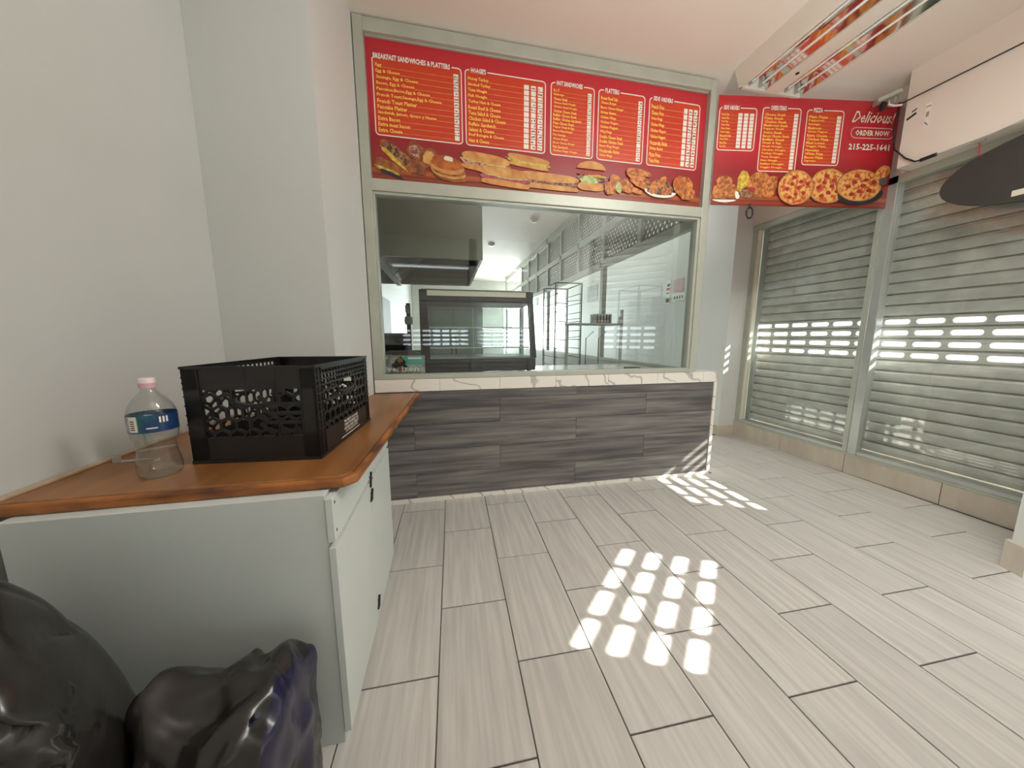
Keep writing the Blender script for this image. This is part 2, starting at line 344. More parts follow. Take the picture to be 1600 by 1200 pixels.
def lattice(y0, y1, z0, z1):
    mb = MB(); sp = .068; k = 1.35; x = 2.12
    for sgn in (1, -1):
        n = -60
        while n < 120:
            # line z = z0 + sgn*k*(y - c)
            c = y0 + n * sp; n += 1
            pts = []
            for yy in (y0, y1):
                zz = z0 + sgn * k * (yy - c)
                if z0 <= zz <= z1: pts.append((yy, zz))
            for zz in (z0, z1):
                yy = c + sgn * (zz - z0) / k
                if y0 < yy < y1: pts.append((yy, zz))
            if len(pts) >= 2 and abs(pts[0][0] - pts[1][0]) > .01:
                mb.bar((x + sgn * .003, pts[0][0], pts[0][1]), (x + sgn * .003, pts[1][0], pts[1][1]), .027, .005, (1, 0, 0))
    o = mb.obj('lattice_panel', M['lattice'], w2); o['kind'] = 'stuff'
ed = sorted(posts[:4] + mull)
for a, b in zip(ed[:-1], ed[1:]):
    if a > 8.3: continue
    lattice(a + .036, b - .036, 2.27, 2.64); lattice(a + .036, b - .036, 2.73, 3.13)
struct('wall_knee', MB().box((2.08, 2.62, 0), (2.16, 11.44, .95)), M['wall'], 'low wall under the glazed hall partition')

# ---- right shopfront frame (window_3)
w3 = root('window_3', label='metal shopfront frame in front of the roller shutter')
FX0, FX1 = 3.66, 3.73
box('bottom_rail', (FX0, 1.06, .192), (FX1, 3.455, .225), M['alu'], w3, .003)
box('head_rail', (FX0 - .01, 1.06, 2.51), (FX1, 3.455, 2.57), M['frame'], w3, .003)
box('jamb', (FX0, 3.395, .225), (FX1, 3.455, 2.51), M['frame'], w3, .003)
box('jamb', (FX0, 1.06, .225), (FX1, 1.13, 2.51), M['frame'], w3, .003)
box('mullion', (FX0 - .01, 2.235, .192), (FX1, 2.275, CZ - .1), M['frame'], w3, .004)
box('mullion', (FX0 - .01, 2.165, .192), (FX1 - .005, 2.232, CZ - .1), M['alu'], w3, .004)
box('glazing_bead', (FX0 + .01, 3.37, .225), (FX1 - .02, 3.395, 2.51), M['cream'], w3, .002)
box('glass_pane', (3.694, 2.275, .225), (3.695, 3.39, 2.51), M['glasss'], w3)
box('glass_pane', (3.694, 1.13, .225), (3.695, 2.165, 2.51), M['glasss'], w3)

# ---- roller shutters
def slat_mesh(Lg, slots, z=.094):
    """one curved slat along +X, its face towards -Y, height z; slots = list of hole centres along X"""
    mb = MB()
    prof = [(.030, -.006), (.030, .005), (.003, .007), (-.002, .024), (-.004, .047), (-.002, .070), (.004, .082), (.003, .0865), (.030, .0885)]
    if not slots:
        vs = [(x, y, zz) for x in (0, Lg) for y, zz in prof]; n = len(prof)
        mb.add(vs, [(i, n + i, n + i + 1, i + 1) for i in range(n - 1)])
        mb.add([(x, y + .0025, zz) for x, y, zz in vs], [(i + 1, n + i + 1, n + i, i) for i in range(n - 1)])
        return mb
    lo = prof[:4]; hi = prof[5:]; hw = .081; z0, z1 = .026, .067
    for p in (lo, hi):
        n = len(p); vs = [(x, y, zz) for x in (0, Lg) for y, zz in p]
        mb.add(vs, [(i, n + i, n + i + 1, i + 1) for i in range(n - 1)])
    xs = [0] ; y = -.003
    def quad(a, b, c, d): mb.add([(a[0], y, a[1]), (b[0], y, b[1]), (c[0], y, c[1]), (d[0], y, d[1])], [(0, 1, 2, 3)])
    zl, zh = .024, .070
    ends = [0]
    for c in slots: ends += [c - hw, c + hw]
    ends.append(Lg)
    for k in range(0, len(ends), 2): mb.box((ends[k], -.0035, zl), (ends[k + 1], -.001, zh))
    for c in slots:
        quad((c - hw, zl), (c + hw, zl), (c + hw, z0), (c - hw, z0)); quad((c - hw, z1), (c + hw, z1), (c + hw, zh), (c - hw, zh))
        # rounded slot ends
        r = (z1 - z0) / 2; zc = (z0 + z1) / 2
        for sg in (-1, 1):
            arc = [(c + sg * (hw - r + r * math.sin(t * PI / 8)), zc + r * math.cos(t * PI / 8)) for t in range(9)]
            for (ax, az), (bx, bz) in zip(arc[:-1], arc[1:]):
                quad((ax, az), (bx, bz), (c + sg * hw, bz), (c + sg * hw, az))
    return mb
def shutter(label, origin, rz, Lg, first, n, slot_rows, z0, group='roller shutters over the shopfronts'):
    """curtain running along local +X at height z0 upwards"""
    t = thing('roller_shutter', label, 'shutter', origin, rz, group)
    sl = []
    x = first
    while x + .09 < Lg - .03:
        sl.append(x); x += .1985
    plain = slat_mesh(Lg, []).mesh('slat', M['galv']); holed = slat_mesh(Lg, sl).mesh('slat', M['galv'])
    for k in range(n):
        link('slat', holed if k in slot_rows else plain, t, (0, 0, z0 + k * .0945))
    box('bottom_bar', (0, -.012, z0 - .06), (Lg, .02, z0), M['galv'], t, .003)
    for x in (-.03, Lg - .02): box('guide_rail', (x, -.03, z0 - .06), (x + .05, .03, z0 + n * .0945), M['alu'], t, .003)
    return t
# right shopfront: local x runs from y=3.40 towards the viewer (-y)
zs0 = 1.395 - .0465 - 12 * .0945     # row 12 centre at 1.395
SH = shutter('wide grey roller shutter behind the two right-hand shop windows', (3.83, 3.41, 0), -PI / 2, 2.42, 3.41 - 3.319, 26, (9, 10, 11, 12), zs0)
# angled corner door shutter
dl = Vector((3.10 - 2.26, .80 - 0.0)).length; ang = math.atan2(-.69, -.72)
SH2 = shutter('narrow roller shutter over the angled corner door beside the viewer', (3.085, .785, 0), ang, 1.10, .189, 28, (9, 10, 11, 12), zs0)
SH3 = shutter('roller shutter over the rear shop window behind the viewer', (1.8, -2.1, 0), PI, 1.12, .12, 26, (9, 10, 11, 12), zs0)
SH4 = shutter('roller shutter over the rear window at the far left behind the viewer', (.52, -2.1, 0), PI, 1.54, .12, 26, (9, 10, 11, 12), zs0)
struct('wall_door_header', MB().prism([(3.2, .86), (3.08, .99), (2.2, .1), (2.28, -.06)], 2.75, CZ), M['wall'], 'header above the angled corner door')
# outside ground
struct('pavement', MB().box((-14, -16, -.2), (20, 30, -.11)), M['pave'])
struct('street_facade', MB().box((15, -4, -.1), (15.6, 20, 2.6)), M['facade'], 'pale low building across the street')

# ================================================================== SERVICE COUNTER
ct = thing('service_counter', 'grey plank tiled counter with white marble edging under the serving window', 'counter', (0, 0, 0))
box('core', (-.51, 2.47, 0), (2.355, 2.60, .955), M['wall'], ct)
rows = [(.037, .225), (.228, .418), (.421, .611), (.614, .802), (.805, .868)]
for k, (z0, z1) in enumerate(rows):
    js = [-.25, 1.04] if k % 2 == 0 else [.40, 1.675]
    if k == 4: js = [-.25, 1.04]
    e = [-.51] + js + [2.335]
    for a, b in zip(e[:-1], e[1:]):
        MB().box((a + .001, 2.452, z0), (b - .001, 2.47, z1)).obj('plank', M['plank'], ct, bevel=.001)
x = -.51
while x < 2.34:
    x1 = min(x + .455, 2.368); MB().box((x + .0008, 2.446, .872), (x1 - .0008, 2.62, .963)).obj('marble_tile', M['marble'], ct, bevel=.002, label='white marble tile with grey veins'); x = x1
x = -.51
while x < 2.33:
    x1 = min(x + .61, 2.338); MB().box((x + .0008, 2.447, 0), (x1 - .0008, 2.47, .034)).obj('marble_tile', M['marble'], ct, bevel=.001); x = x1
for z0, z1 in ((0, .435), (.437, .87)): MB().box((2.338, 2.446, z0), (2.368, 2.62, z1)).obj('marble_tile', M['marble'], ct, bevel=.002)

# ================================================================== MENU BOARDS
def column(parent, u0, u1, v0, v1, title, items, tu=.8, price_cols=1, tc='yellow', pw=.032, th_=.026, tx=.05, size=.8, dark=True, sub=None):
    """one boxed list of the printed menu"""
    p = MB().box((u0, -.0012, v0), (u1, -.0002, v1)).obj('menu_column', M['orange'], parent)
    # rounded white outline
    r = .022; pts = []
    for cx, cz, a0 in ((u1 - r, v1 - r, 0), (u0 + r, v1 - r, 90), (u0 + r, v0 + r, 180), (u1 - r, v0 + r, 270)):
        for k in range(5): a = math.radians(a0 + k * 22.5); pts.append((cx + r * math.cos(a), cz + r * math.sin(a)))
    mb = MB()
    for (a, b), (c, d) in zip(pts, pts[1:] + pts[:1]): mb.bar((a, -.0018, b), (c, -.0018, d), .0065, .0008, (0, 1, 0))
    mb.obj('outline', M['white'], p)
    MB().box((u0 + tx - .01, -.0024, v1 - .012), (u0 + tx + (u1 - u0) * tu + .01, -.0019, v1 + .012)).obj('title_gap', M['inkred'], p)
    text_mb(title, u0 + tx, v1 - th_ * .62, u0 + tx + (u1 - u0) * tu, v1 + th_ * .62, -.003, .035).obj('title', M['white'], p)
    n = len(items); h = (v1 - v0 - .05) / n; lt = MB(); ld = MB(); pr = MB(); pd = MB()
    pc = [u1 - .02 - pw - k * (pw * 1.4) for k in range(price_cols)]
    for i, s in enumerate(items):
        zc = v1 - .035 - (i + .5) * h
        w = min(.0125 * size * len(s), min(pc) - .02 - (u0 + .02))
        t = text_mb(s, u0 + .018, zc - h * .36, u0 + .018 + w, zc + h * .38, -.002, .028); lt.add(t.v, t.f)
        ld.box((u0 + .02 + w, -.0018, zc - h * .28), (min(pc) - .006, -.0014, zc - h * .2))
        for k, x in enumerate(pc):
            if price_cols == 1 and False: continue
            pr.box((x, -.0026, zc - h * .42), (x + pw, -.0014, zc + h * .42))
            if dark and (k < 2):
                for q in range(3):
                    if random.random() < .75: a = x + pw * (.12 + .27 * q); b = zc - h * .22 + random.random() * h * .12; pd.box((a, -.0030, b), (a + pw * .2, -.0027, b + h * (.12 + .22 * random.random())))
    lt.obj('item_lettering', M[tc], p); ld.obj('leader_lines', M['bread'], p); pr.obj('price_tags', M['white'], p)['kind'] = 'stuff'
    if pd.v: pd.obj('price_marks', M['inkdark'], p)['kind'] = 'stuff'
    return p
def blob(cx, cz, rx, rz, y, rot=0, n=26, wob=.05, seed=0, a0=0, a1=360, flat=1.0):
    rr = random.Random(seed); ph = [rr.random() * 6 for _ in range(3)]
    pts = []; c, s = math.cos(math.radians(rot)), math.sin(math.radians(rot))
    for k in range(n):
        a = math.radians(a0 + (a1 - a0) * k / (n if a1 - a0 == 360 else n - 1)); w = 1 + wob * (math.sin(3 * a + ph[0]) + .7 * math.sin(7 * a + ph[1]) + .4 * math.sin(11 * a + ph[2]))
        ex = math.copysign(abs(math.cos(a)) ** flat, math.cos(a)) * rx * w; ez = math.copysign(abs(math.sin(a)) ** flat, math.sin(a)) * rz * w
        pts.append((cx + c * ex - s * ez, y, cz + s * ex + c * ez))
    return MB().add(pts + [(q[0], y + .0006, q[2]) for q in pts], [tuple(range(n))[::-1] if False else tuple(range(n)), ] + [(k, (k + 1) % n, n + (k + 1) % n, n + k) for k in range(n)])
LAY = [0]
def food(parent, name, pieces):
    """printed picture of food: layered flat shapes; the first is the part, the rest its sub-parts"""
    p = None
    for (m, cx, cz, rx, rz, rot, wob, kw) in pieces:
        LAY[0] += 1; o = blob(cx, cz, rx, rz, -.0032 - .00022 * LAY[0], rot, wob=wob, seed=LAY[0], **kw)
        q = o.obj(name if p is None else kw.get('nm', m), M[m], p or parent)
        p = p or q
    return p
def hoagie(parent, cx, cz, rx, rz, rot, fill, top='bread', bottom=True, green=True):
    P = [(fill, cx, cz - rz * .15, rx * .98, rz * .62, rot, .05, {}), (top, cx, cz + rz * .42, rx * .95, rz * .5, rot, .02, dict(flat=.7))]
    if green: P.insert(1, ('lett', cx, cz + rz * .02, rx * .9, rz * .2, rot, .12, {}))
    if bottom: P.insert(1, ('bread', cx, cz - rz * .72, rx * .96, rz * .3, rot, .02, dict(flat=.6)))
    return food(parent, 'sandwich_print', P)

mb1 = thing('menu_board', 'long red printed menu board with five price lists above the serving window', 'menu board', (-.449, 2.486, 2.314))
MB().box((0, 0, 0), (2.522, .003, .843)).obj('panel', PRINT1, mb1)
MB().box((0, -.012, .80 + .04), (2.522, 0, .848)).obj('retaining_strip', M['frame'], mb1)
k1 = 1.012
column(mb1, .039, .604, .280, .742, 'BREAKFAST SANDWICHES & PLATTERS', ['Egg', 'Egg & Cheese', 'Sausage, Egg & Cheese', 'Bacon, Egg & Cheese', 'Pancakes,Bacon,Egg & Cheese', 'French Toast,Sausage,Egg & Cheese', 'French Toast Platter', 'Pancake Platter', 'Sandwich, Jamon, Queso y Huevo', 'Extra Bacon', 'Extra meat bacon', 'Extra Cheese'], tu=.86, tx=.006, size=1.0)
column(mb1, .630, 1.197, .280, .745, "HOAGIE'S", ['Honey Turkey', 'Smoked Turkey', 'Tuna Hoagie', 'Fish Hoagie', 'Turkey Ham & Cheese', 'Roast Beef & Cheese', 'Tuna Salad & Cheese', 'Chicken Salad & Cheese', 'Buffalo Sandwich', 'Salami & Cheese', 'Beef Bologna & Cheese', 'Ham & Cheese'], tu=.18, tx=.04, price_cols=3, size=.95, pw=.036)
column(mb1, 1.240, 1.570, .281, .751, 'HOT SANDWICHES', ['B.L.T', 'Hamburger', 'Cheese Steak', 'Cheese Steak Hoagie', 'Chicken Steak Hoagie', 'Chicken Cheese Steak', 'Buffalo Cheese Steak', 'Buffalo Chicken Sandwich', 'Pizza Cheese Steak', 'Pepper Steak & Egg', 'Bacon King Burger', 'Hot Sausage', 'Cheese Burger', 'Bacon Cheese Burger', 'Fish Sandwich', 'Chicken Finger Hoagie'], tu=.6, tx=.04, size=.72, pw=.03)
column(mb1, 1.606, 1.982, .283, .753, 'PLATTERS', ['Roast Beef Sub', 'Cheese Burger', 'Bacon Cheese Burger', 'Shrimp Basket', 'Chicken Wings', 'Chicken Fingers', 'Chicken Nuggets', 'Wing Dings', 'Double Cheese Steak', 'Double Chicken Steak', 'Bacon King Burger', 'Mozzarella Sticks', 'Onion Rings'], tu=.3, tx=.05, size=.78, pw=.032)
column(mb1, 2.023, 2.464, .284, .753, 'SIDE ORDERS', ['French Fries', 'Cheese Fries', 'Onion Rings', 'Chicken Wings', 'Chicken Fingers', 'Chicken Nuggets', 'Mozzarella Sticks', 'Shrimp Basket', 'Pizza Fries', 'Yuca Fries'], tu=.38, tx=.03, price_cols=3, size=.72, pw=.032)
food(mb1, 'sandwich_print', [('crust', .10, .085, .085, .045, -18, .05, dict(flat=.6)), ('egg', .10, .065, .075, .014, -18, .14, {}), ('plate_d', .12, .045, .08, .012, -18, .1, {})])
food(mb1, 'toast_print', [('crust', .285, .205, .055, .05, -30, .06, dict(flat=.5)), ('meat', .285, .205, .04, .035, -30, .06, {})])
food(mb1, 'sandwich_print', [('crust', .165, .165, .12, .045, -38, .05, dict(flat=.6)), ('brownmeat', .17, .172, .10, .03, -38, .05, {}), ('egg', .145, .14, .115, .013, -40, .15, {})])
food(mb1, 'toast_print', [('crust', .375, .17, .06, .055, 20, .06, dict(flat=.5)), ('bread', .375, .17, .045, .04, 20, .08, {})])
food(mb1, 'toast_print', [('crust', .29, .10, .06, .045, -10, .06, dict(flat=.5))])
food(mb1, 'pancake_print', [('crust', .51, .075, .12, .045, -8, .04, {}), ('bread', .50, .095, .12, .045, -8, .03, {}), ('crust', .50, .105, .118, .04, -6, .03, {}), ('bread', .495, .12, .118, .042, -6, .03, {}), ('syrup', .495, .148, .112, .045, -6, .04, {}), ('cream', .505, .175, .03, .014, -8, .05, dict(flat=.5))])
hoagie(mb1, 1.075, .212, .165, .042, -5, 'egg'); hoagie(mb1, .765, .175, .18, .062, -5, 'meat')
hoagie(mb1, 1.225, .095, .25, .058, -1, 'brownmeat', green=False); hoagie(mb1, .905, .095, .185, .065, -4, 'ham')
food(mb1, 'burger_print', [('bread', 1.565, .085, .105, .032, 0, .03, dict(flat=.7)), ('brownmeat', 1.568, .145, .115, .03, 0, .05, {}), ('lett', 1.545, .13, .07, .028, 0, .14, {}), ('egg', 1.60, .165, .08, .012, -6, .12, {}), ('pepp', 1.56, .178, .11, .013, 4, .05, {}), ('bread', 1.563, .205, .118, .055, 0, .02, dict(a0=0, a1=180))])
food(mb1, 'fries_print', [('fried', 1.72, .085, .05, .045, 0, .06, {}), ('fried', 1.76, .135, .05, .05, 30, .06, {}), ('fried', 1.85, .11, .075, .045, -20, .06, {}), ('lett', 1.79, .095, .022, .042, 15, .06, {}), ('fried', 1.94, .085, .06, .02, -15, .08, {})])
food(mb1, 'chicken_print', [('fried', 1.955, .18, .105, .028, -14, .06, {}), ('fried', 1.955, .215, .11, .028, -4, .06, {}), ('fried', 1.97, .135, .09, .024, -16, .06, {})])
food(mb1, 'wings_print', [('white', 2.15, .10, .14, .05, -2, .01, dict(a0=180, a1=360)), ('brownmeat', 2.15, .12, .115, .055, 0, .1, {}), ('fried', 2.09, .12, .03, .05, -20, .05, {}), ('fried', 2.16, .165, .03, .05, -40, .05, {}), ('fried', 2.2, .10, .045, .026, 20, .08, {})])
food(mb1, 'chicken_print', [('fried', 2.35, .15, .09, .075, 0, .05, {}), ('fried', 2.40, .095, .07, .045, 10, .06, {}), ('syrup', 2.31, .175, .05, .045, 30, .06, {})])

mb2 = thing('menu_banner', 'shorter red menu banner hung across the corner beside the shutters', 'banner', (2.142, 2.440, 2.332), math.radians(-8.2))
MB().box((0, 0, 0), (1.52, .004, .80)).obj('panel', PRINT2, mb2)
LAY[0] = 0
SO = ['French Fries', 'Cheese Fries', 'Onion Rings', 'Chicken Wings', 'Chicken Fingers', 'Chicken Nuggets', 'Mozzarella Sticks', 'Shrimp Basket', 'Pizza Fries', 'Yuca Fries']
column(mb2, .012, .316, .408, .712, 'SIDE ORDERS', SO, tu=.42, tx=.03, price_cols=3, size=.42, pw=.034, dark=False)
column(mb2, .366, .682, .262, .722, 'CHEESE STEAKS', ['Cheese Steak', 'Pizza Steak', 'Chicken Steak', 'Mushroom Steak', 'Pepper Steak', 'Onion Steak', 'Bacon Cheese Steak', 'Buffalo Steak', 'Steak & Egg', 'Steak Hoagie', 'Chicken Hoagie', 'Turkey Hoagie', 'Tuna Hoagie', 'Ham Hoagie', 'Italian Hoagie', 'Veggie Hoagie'], tu=.42, tx=.06, size=1.15, pw=.034, dark=False)
column(mb2, .735, 1.044, .319, .718, 'PIZZA', ['Plain Pizza', 'Pepperoni', 'Sausage', 'Mushroom', 'Green Pepper', 'Extra Cheese', 'Chicken Pizza', 'Meat Lovers', 'Veggie Pizza', 'Hawaiian', 'White Pizza', 'Bacon Pizza', 'Supreme'], tu=.25, tx=.05, size=1.15, pw=.034, dark=False)
text_mb('Delicious!', 1.115, .640, 1.487, .728, -.003, .012, .5).obj('script_lettering', M['cream'], mb2)
text_mb('ORDER NOW', 1.16, .546, 1.455, .588, -.003, .035).obj('lettering', M['cream'], mb2)
text_mb('215-225-1641', 1.118, .440, 1.472, .488, -.003, .03).obj('phone_number', M['white'], mb2)
mb = MB(); pts = []
for cx, a0 in ((1.452, -90), (1.162, 90)):
    for k in range(9): a = math.radians(a0 + k * 22.5); pts.append((cx + .038 * math.cos(a), .567 + .038 * math.sin(a)))
for (a, b), (c, d) in zip(pts, pts[1:] + pts[:1]): mb.bar((a, -.002, b), (c, -.002, d), .007, .001, (0, 1, 0))
mb.obj('pill_outline', M['pink'], mb2)
food(mb2, 'rings_print', [('crust', .115, .085, .115, .07, 0, .05, {}), ('fried', .10, .17, .07, .05, 0, .05, {}), ('fried', .055, .10, .05, .05, 0, .05, {}), ('fried', .155, .11, .06, .05, 10, .05, {}), ('crust', .11, .17, .02, .016, 0, .05, {}), ('crust', .15, .11, .018, .016, 0, .05, {}), ('white', .11, .05, .11, .03, 0, .02, dict(a0=200, a1=340))])
food(mb2, 'lemon_print', [('egg', .255, .18, .05, .08, -8, .05, {}), ('white', .215, .075, .018, .03, 20, .05, {})])
food(mb2, 'wings_print', [('brownmeat', .32, .10, .085, .05, 0, .12, {}), ('fried', .38, .19, .095, .06, 20, .06, {}), ('fried', .48, .14, .06, .09, -30, .06, {}), ('fried', .40, .12, .07, .06, 0, .08, {}), ('pepp', .33, .12, .03, .02, 0, .1, {})])
def pizza(cx, cz, r, ry, seed, slice_=False):
    P = [('crust', cx, cz, r, ry, 0, .012, {}), ('bread', cx, cz, r * .96, ry * .96, 0, .012, {}), ('pizza', cx, cz, r * .88, ry * .88, 0, .02, {})]
    rr = random.Random(seed)
    for k in range(9):
        a = k * 2.4; q = .62 * math.sqrt((k + .6) / 9)
        P.append(('pepp', cx + r * q * 1.1 * math.cos(a), cz + ry * q * 1.1 * math.sin(a), r * .12, ry * .11, 0, .06, {}))
    return P
food(mb2, 'pizza_print', [('plate_d', .99, .10, .17, .075, 0, .01, {})] + pizza(.985, .16, .175, .135, 3))
food(mb2, 'pizza_print', [('plate_d', 1.27, .10, .20, .08, 4, .01, {})] + pizza(1.25, .17, .20, .125, 5))
food(mb2, 'pizza_print', pizza(.70, .14, .155, .135, 4))
food(mb2, 'slice_print', [('bread', 1.43, .27, .075, .045, 30, .05, {}), ('pizza', 1.427, .265, .062, .036, 30, .06, {}), ('brownbox', 1.45, .205, .035, .03, 10, .05, dict(flat=.6))])

# ================================================================== WORKTOP, CABINET
wt = thing('wooden_worktop', 'orange-brown wooden worktop with worn dark edge along the left wall', 'worktop', (0, 0, 0))
MB().prism([(-1.118, .985), (-.32, .990), (-.292, 1.02), (-.222, 2.444), (-.52, 2.444), (-.602, 1.932), (-1.118, 1.932)], .834, .865).obj('top', M['wood'], wt, bevel=.004)
eg = [(-1.118, .968), (-.305, .974), (-.273, 1.008), (-.203, 2.444), (-.222, 2.444), (-.292, 1.02), (-.32, .990), (-1.118, .985)]
MB().prism(eg, .833, .864).obj('edge_strip', M['woodedge'], wt, bevel=.007, label='dark chipped wooden edge strip')
MB().prism([(-1.118, .97), (-1.098, 1.0), (-1.106, 1.55), (-1.118, 1.6)], .865, .874).obj('wall_strip', M['palewood'], wt, bevel=.002)
cb = thing('base_cabinet', 'white laminate base cabinet with two doors under the wooden worktop', 'cabinet', (0, 0, 0))
MB().box((-1.062, .94, .0), (-.348, 1.80, .833)).obj('body', M['lamside'], cb, bevel=.002)
def slab(name, y0, y1, z0, z1):
    return MB().box((-.346, y0, z0), (-.326, y1, z1)).obj(name, M['lam'], cb, bevel=.0015)
dr = slab('drawer_front', .935, 1.80, .69, .822)
for z in (.715, .80): MB().box((-.3265, .950, z), (-.325, .955, z + .008)).obj('screw', M['dark'], dr)
d1 = slab('door', .935, 1.362, .045, .672); d2 = slab('door', 1.368, 1.80, .045, .672)
for y, z in ((1.365, .62), (1.365, .12)):
    MB().bar((-.322, y - .012, z - .02), (-.322, y + .014, z + .02), .010, .005).bar((-.322, y - .02, z - .022), (-.322, y + .008, z - .018), .007, .005).obj('hinge', M['dark'], d1)
MB().bar((-.322, 1.355, .655), (-.322, 1.375, .715), .007, .005).bar((-.322, 1.352, .70), (-.322, 1.385, .682), .007, .005).obj('catch', M['dark'], dr)
MB().box((-1.06, .96, 0), (-.37, 1.78, .04)).obj('plinth', M['lamside'], cb)

# L bracket
lb = MB().box((0, -.001, 0), (.024, .001, .028)).prism([(0, 0), (.024, 0), (.10, .014), (.10, .022), (0, .020)], 0, .002)
tag(lb.obj('angle_bracket', M['alu'], None, (-1.075, 1.245, .8655)), 'small bent metal bracket lying on the worktop by the wall', 'bracket')

# ================================================================== MILK CRATE
cr = thing('milk_crate', 'black plastic milk crate standing on the wooden worktop', 'crate', (-.809, 1.181, .8655), math.radians(-4.6))
CW, CD, CH = .388, .525, .315
def hexlat(u0, u1, v0, v1, s, w, d, keep=None):
    """hexagonal lattice of bars in the UV plane"""
    mb = MB(); dx = s * math.sqrt(3); dy = s * 1.5; seen = set()
    for r in range(-1, int((v1 - v0) / dy) + 2):
        for c in range(-1, int((u1 - u0) / dx) + 2):
            cx = u0 + c * dx + (dx / 2 if r % 2 else 0); cz = v0 + r * dy
            vs = [(cx + s * math.sin(math.radians(60 * k)), cz + s * math.cos(math.radians(60 * k))) for k in range(6)]
            for k in range(6):
                a, b = vs[k], vs[(k + 1) % 6]; key = tuple(sorted([(round(a[0], 3), round(a[1], 3)), (round(b[0], 3), round(b[1], 3))]))
                if key in seen: continue
                seen.add(key); m = ((a[0] + b[0]) / 2, (a[1] + b[1]) / 2)
                if not (u0 <= m[0] <= u1 and v0 <= m[1] <= v1): continue
                if keep and not keep(*m): continue
                mb.bar((a[0], d / 2, a[1]), (b[0], d / 2, b[1]), w, d, (0, 1, 0))
    return mb
def crate_side(Wd, parent, loc, rz, grid):
    t = .007; mb = MB()
    mb.box((0, 0, 0), (Wd, t, .085)).box((0, 0, CH - (.018 if grid else .075)), (Wd, t, CH))     # solid bands
    for a in (0, Wd - .05): mb.box((a, 0, 0), (a + (.05), t, CH))
    mb.box((0, -.004, CH - .008), (Wd, t, CH)).box((0, -.003, .0), (Wd, 0, .010))
    hv1 = CH - (.07 if grid else .075)
    hx0, hx1 = Wd * .36, Wd * .66
    lat = hexlat(.05, Wd - .05, .085, hv1, .026, .0085, t, lambda u, v: not (hx0 < u < hx1 and v > hv1 - .045 + .02 * abs((u - Wd / 2) / Wd * 3)))
    mb.add(lat.v, lat.f)
    arc = [(hx0 + (hx1 - hx0) * k / 10, hv1 - .04 - .012 * math.sin(PI * k / 10)) for k in range(11)]
    for (a, b), (c, d) in zip(arc[:-1], arc[1:]): mb.bar((a, t / 2, b), (c, t / 2, d), .008, .014, (0, 1, 0))
    mb.box((hx0 - .006, -.002, hv1 - .045), (hx0, t + .002, hv1)).box((hx1, -.002, hv1 - .045), (hx1 + .006, t + .002, hv1))
    if grid:
        n = int((Wd - .1) / .026)
        for k in range(n + 1): u = .05 + (Wd - .1) * k / n; mb.box((u - .002, 0, hv1), (u + .002, t, CH))
        for v in (hv1, hv1 + .018, hv1 + .036): mb.box((0, -.002, v - .0025), (Wd, t, v + .0025))
        for u in (.02, .045, Wd - .045, Wd - .02): mb.box((u - .0018, -.003, .01), (u + .0018, 0, CH - .01))
        for v in (.10, .13, .16, .19, .22): mb.box((.0, -.003, v - .0018), (.05, 0, v + .0018)).box((Wd - .05, -.003, v - .0018), (Wd, 0, v + .0018))
    else:
        for u in (.045, .18, Wd - .12, Wd - .045): mb.box((u - .0018, -.002, .085), (u + .0018, 0, CH - .008))
        # stepped ribs across the right part of the opening
        for k in range(4): z = .10 + .03 * k; mb.bar((Wd - .15, .002, z), (Wd - .05, .002, z), .006, .012).bar((Wd - .15, .002, z), (Wd - .175, .002, z + .028), .006, .012)
        mb.box((Wd * .66, 0, hv1 - .012), (Wd * .76, t, hv1))
    return mb.obj('side_wall', M['black'], parent, loc)
sA = crate_side(CW, cr, (0, 0, 0), 0, False)
sB = crate_side(CW, cr, (0, CD - .007, 0), 0, False)
sC = crate_side(CD, cr, (CW, 0, 0), 0, True); sC.rotation_euler = (0, 0, PI / 2)
sD = crate_side(CD, cr, (0, CD, 0), 0, True); sD.rotation_euler = (0, 0, -PI / 2)
mb = MB()
for k in range(9): mb.box((.01, .02 + k * (CD - .04) / 8 - .004, .004), (CW - .01, .02 + k * (CD - .04) / 8 + .004, .012))
for k in range(7): mb.box((.02 + k * (CW - .04) / 6 - .004, .01, .004), (.02 + k * (CW - .04) / 6 + .004, CD - .01, .012))
mb.box((.01, .01, .0), (CW - .01, CD - .01, .005)); mb.obj('base', M['black'], cr)
text_mb('PROPERTY OF DAIRY\nUNAUTHORIZED USE\nILLEGAL AND SUBJECT\nTO PROSECUTION', .20, .028, .36, .080, -.0035, .02, 0, 1.0, 'CENTER').obj('lettering', M['white'], sC)
MB().box((.17, -.0035, .016), (.37, -.003, .019)).obj('printed_line', M['white'], sC)

# ================================================================== BOTTLE
bt = thing('water_bottle', 'clear plastic water bottle with blue label and white cap beside the crate', 'bottle', (-.848, 1.115, .8655))
prof = [(.036, 0), (.046, .004), (.0495, .014), (.050, .03), (.047, .055), (.043, .075), (.0425, .095), (.046, .112), (.0505, .125), (.0515, .14), (.0515, .19), (.050, .198), (.044, .214), (.033, .232), (.021, .247), (.0155, .255), (.0145, .268)]
MB().lathe(prof, 32, cap=True).obj('shell', M['pet'], bt)
MB().lathe([(r - .0015, z) for r, z in prof[:5]] + [(.0405, .078), (.001, .079)], 32).obj('water', M['water'], bt)
lbm = MB().lathe([(.0522, .138), (.0524, .188)], 32, cap=False).obj('label_sleeve', M['lblue'], bt, label='blue and green label')
def arcband(r, a0, a1, z0, z1, n=10):
    vs = []
    for k in range(n + 1):
        a = math.radians(a0 + (a1 - a0) * k / n); vs += [(r * math.cos(a), r * math.sin(a), z0), (r * math.cos(a), r * math.sin(a), z1)]
    return MB().add(vs, [(2 * k, 2 * k + 2, 2 * k + 3, 2 * k + 1) for k in range(n)], True)
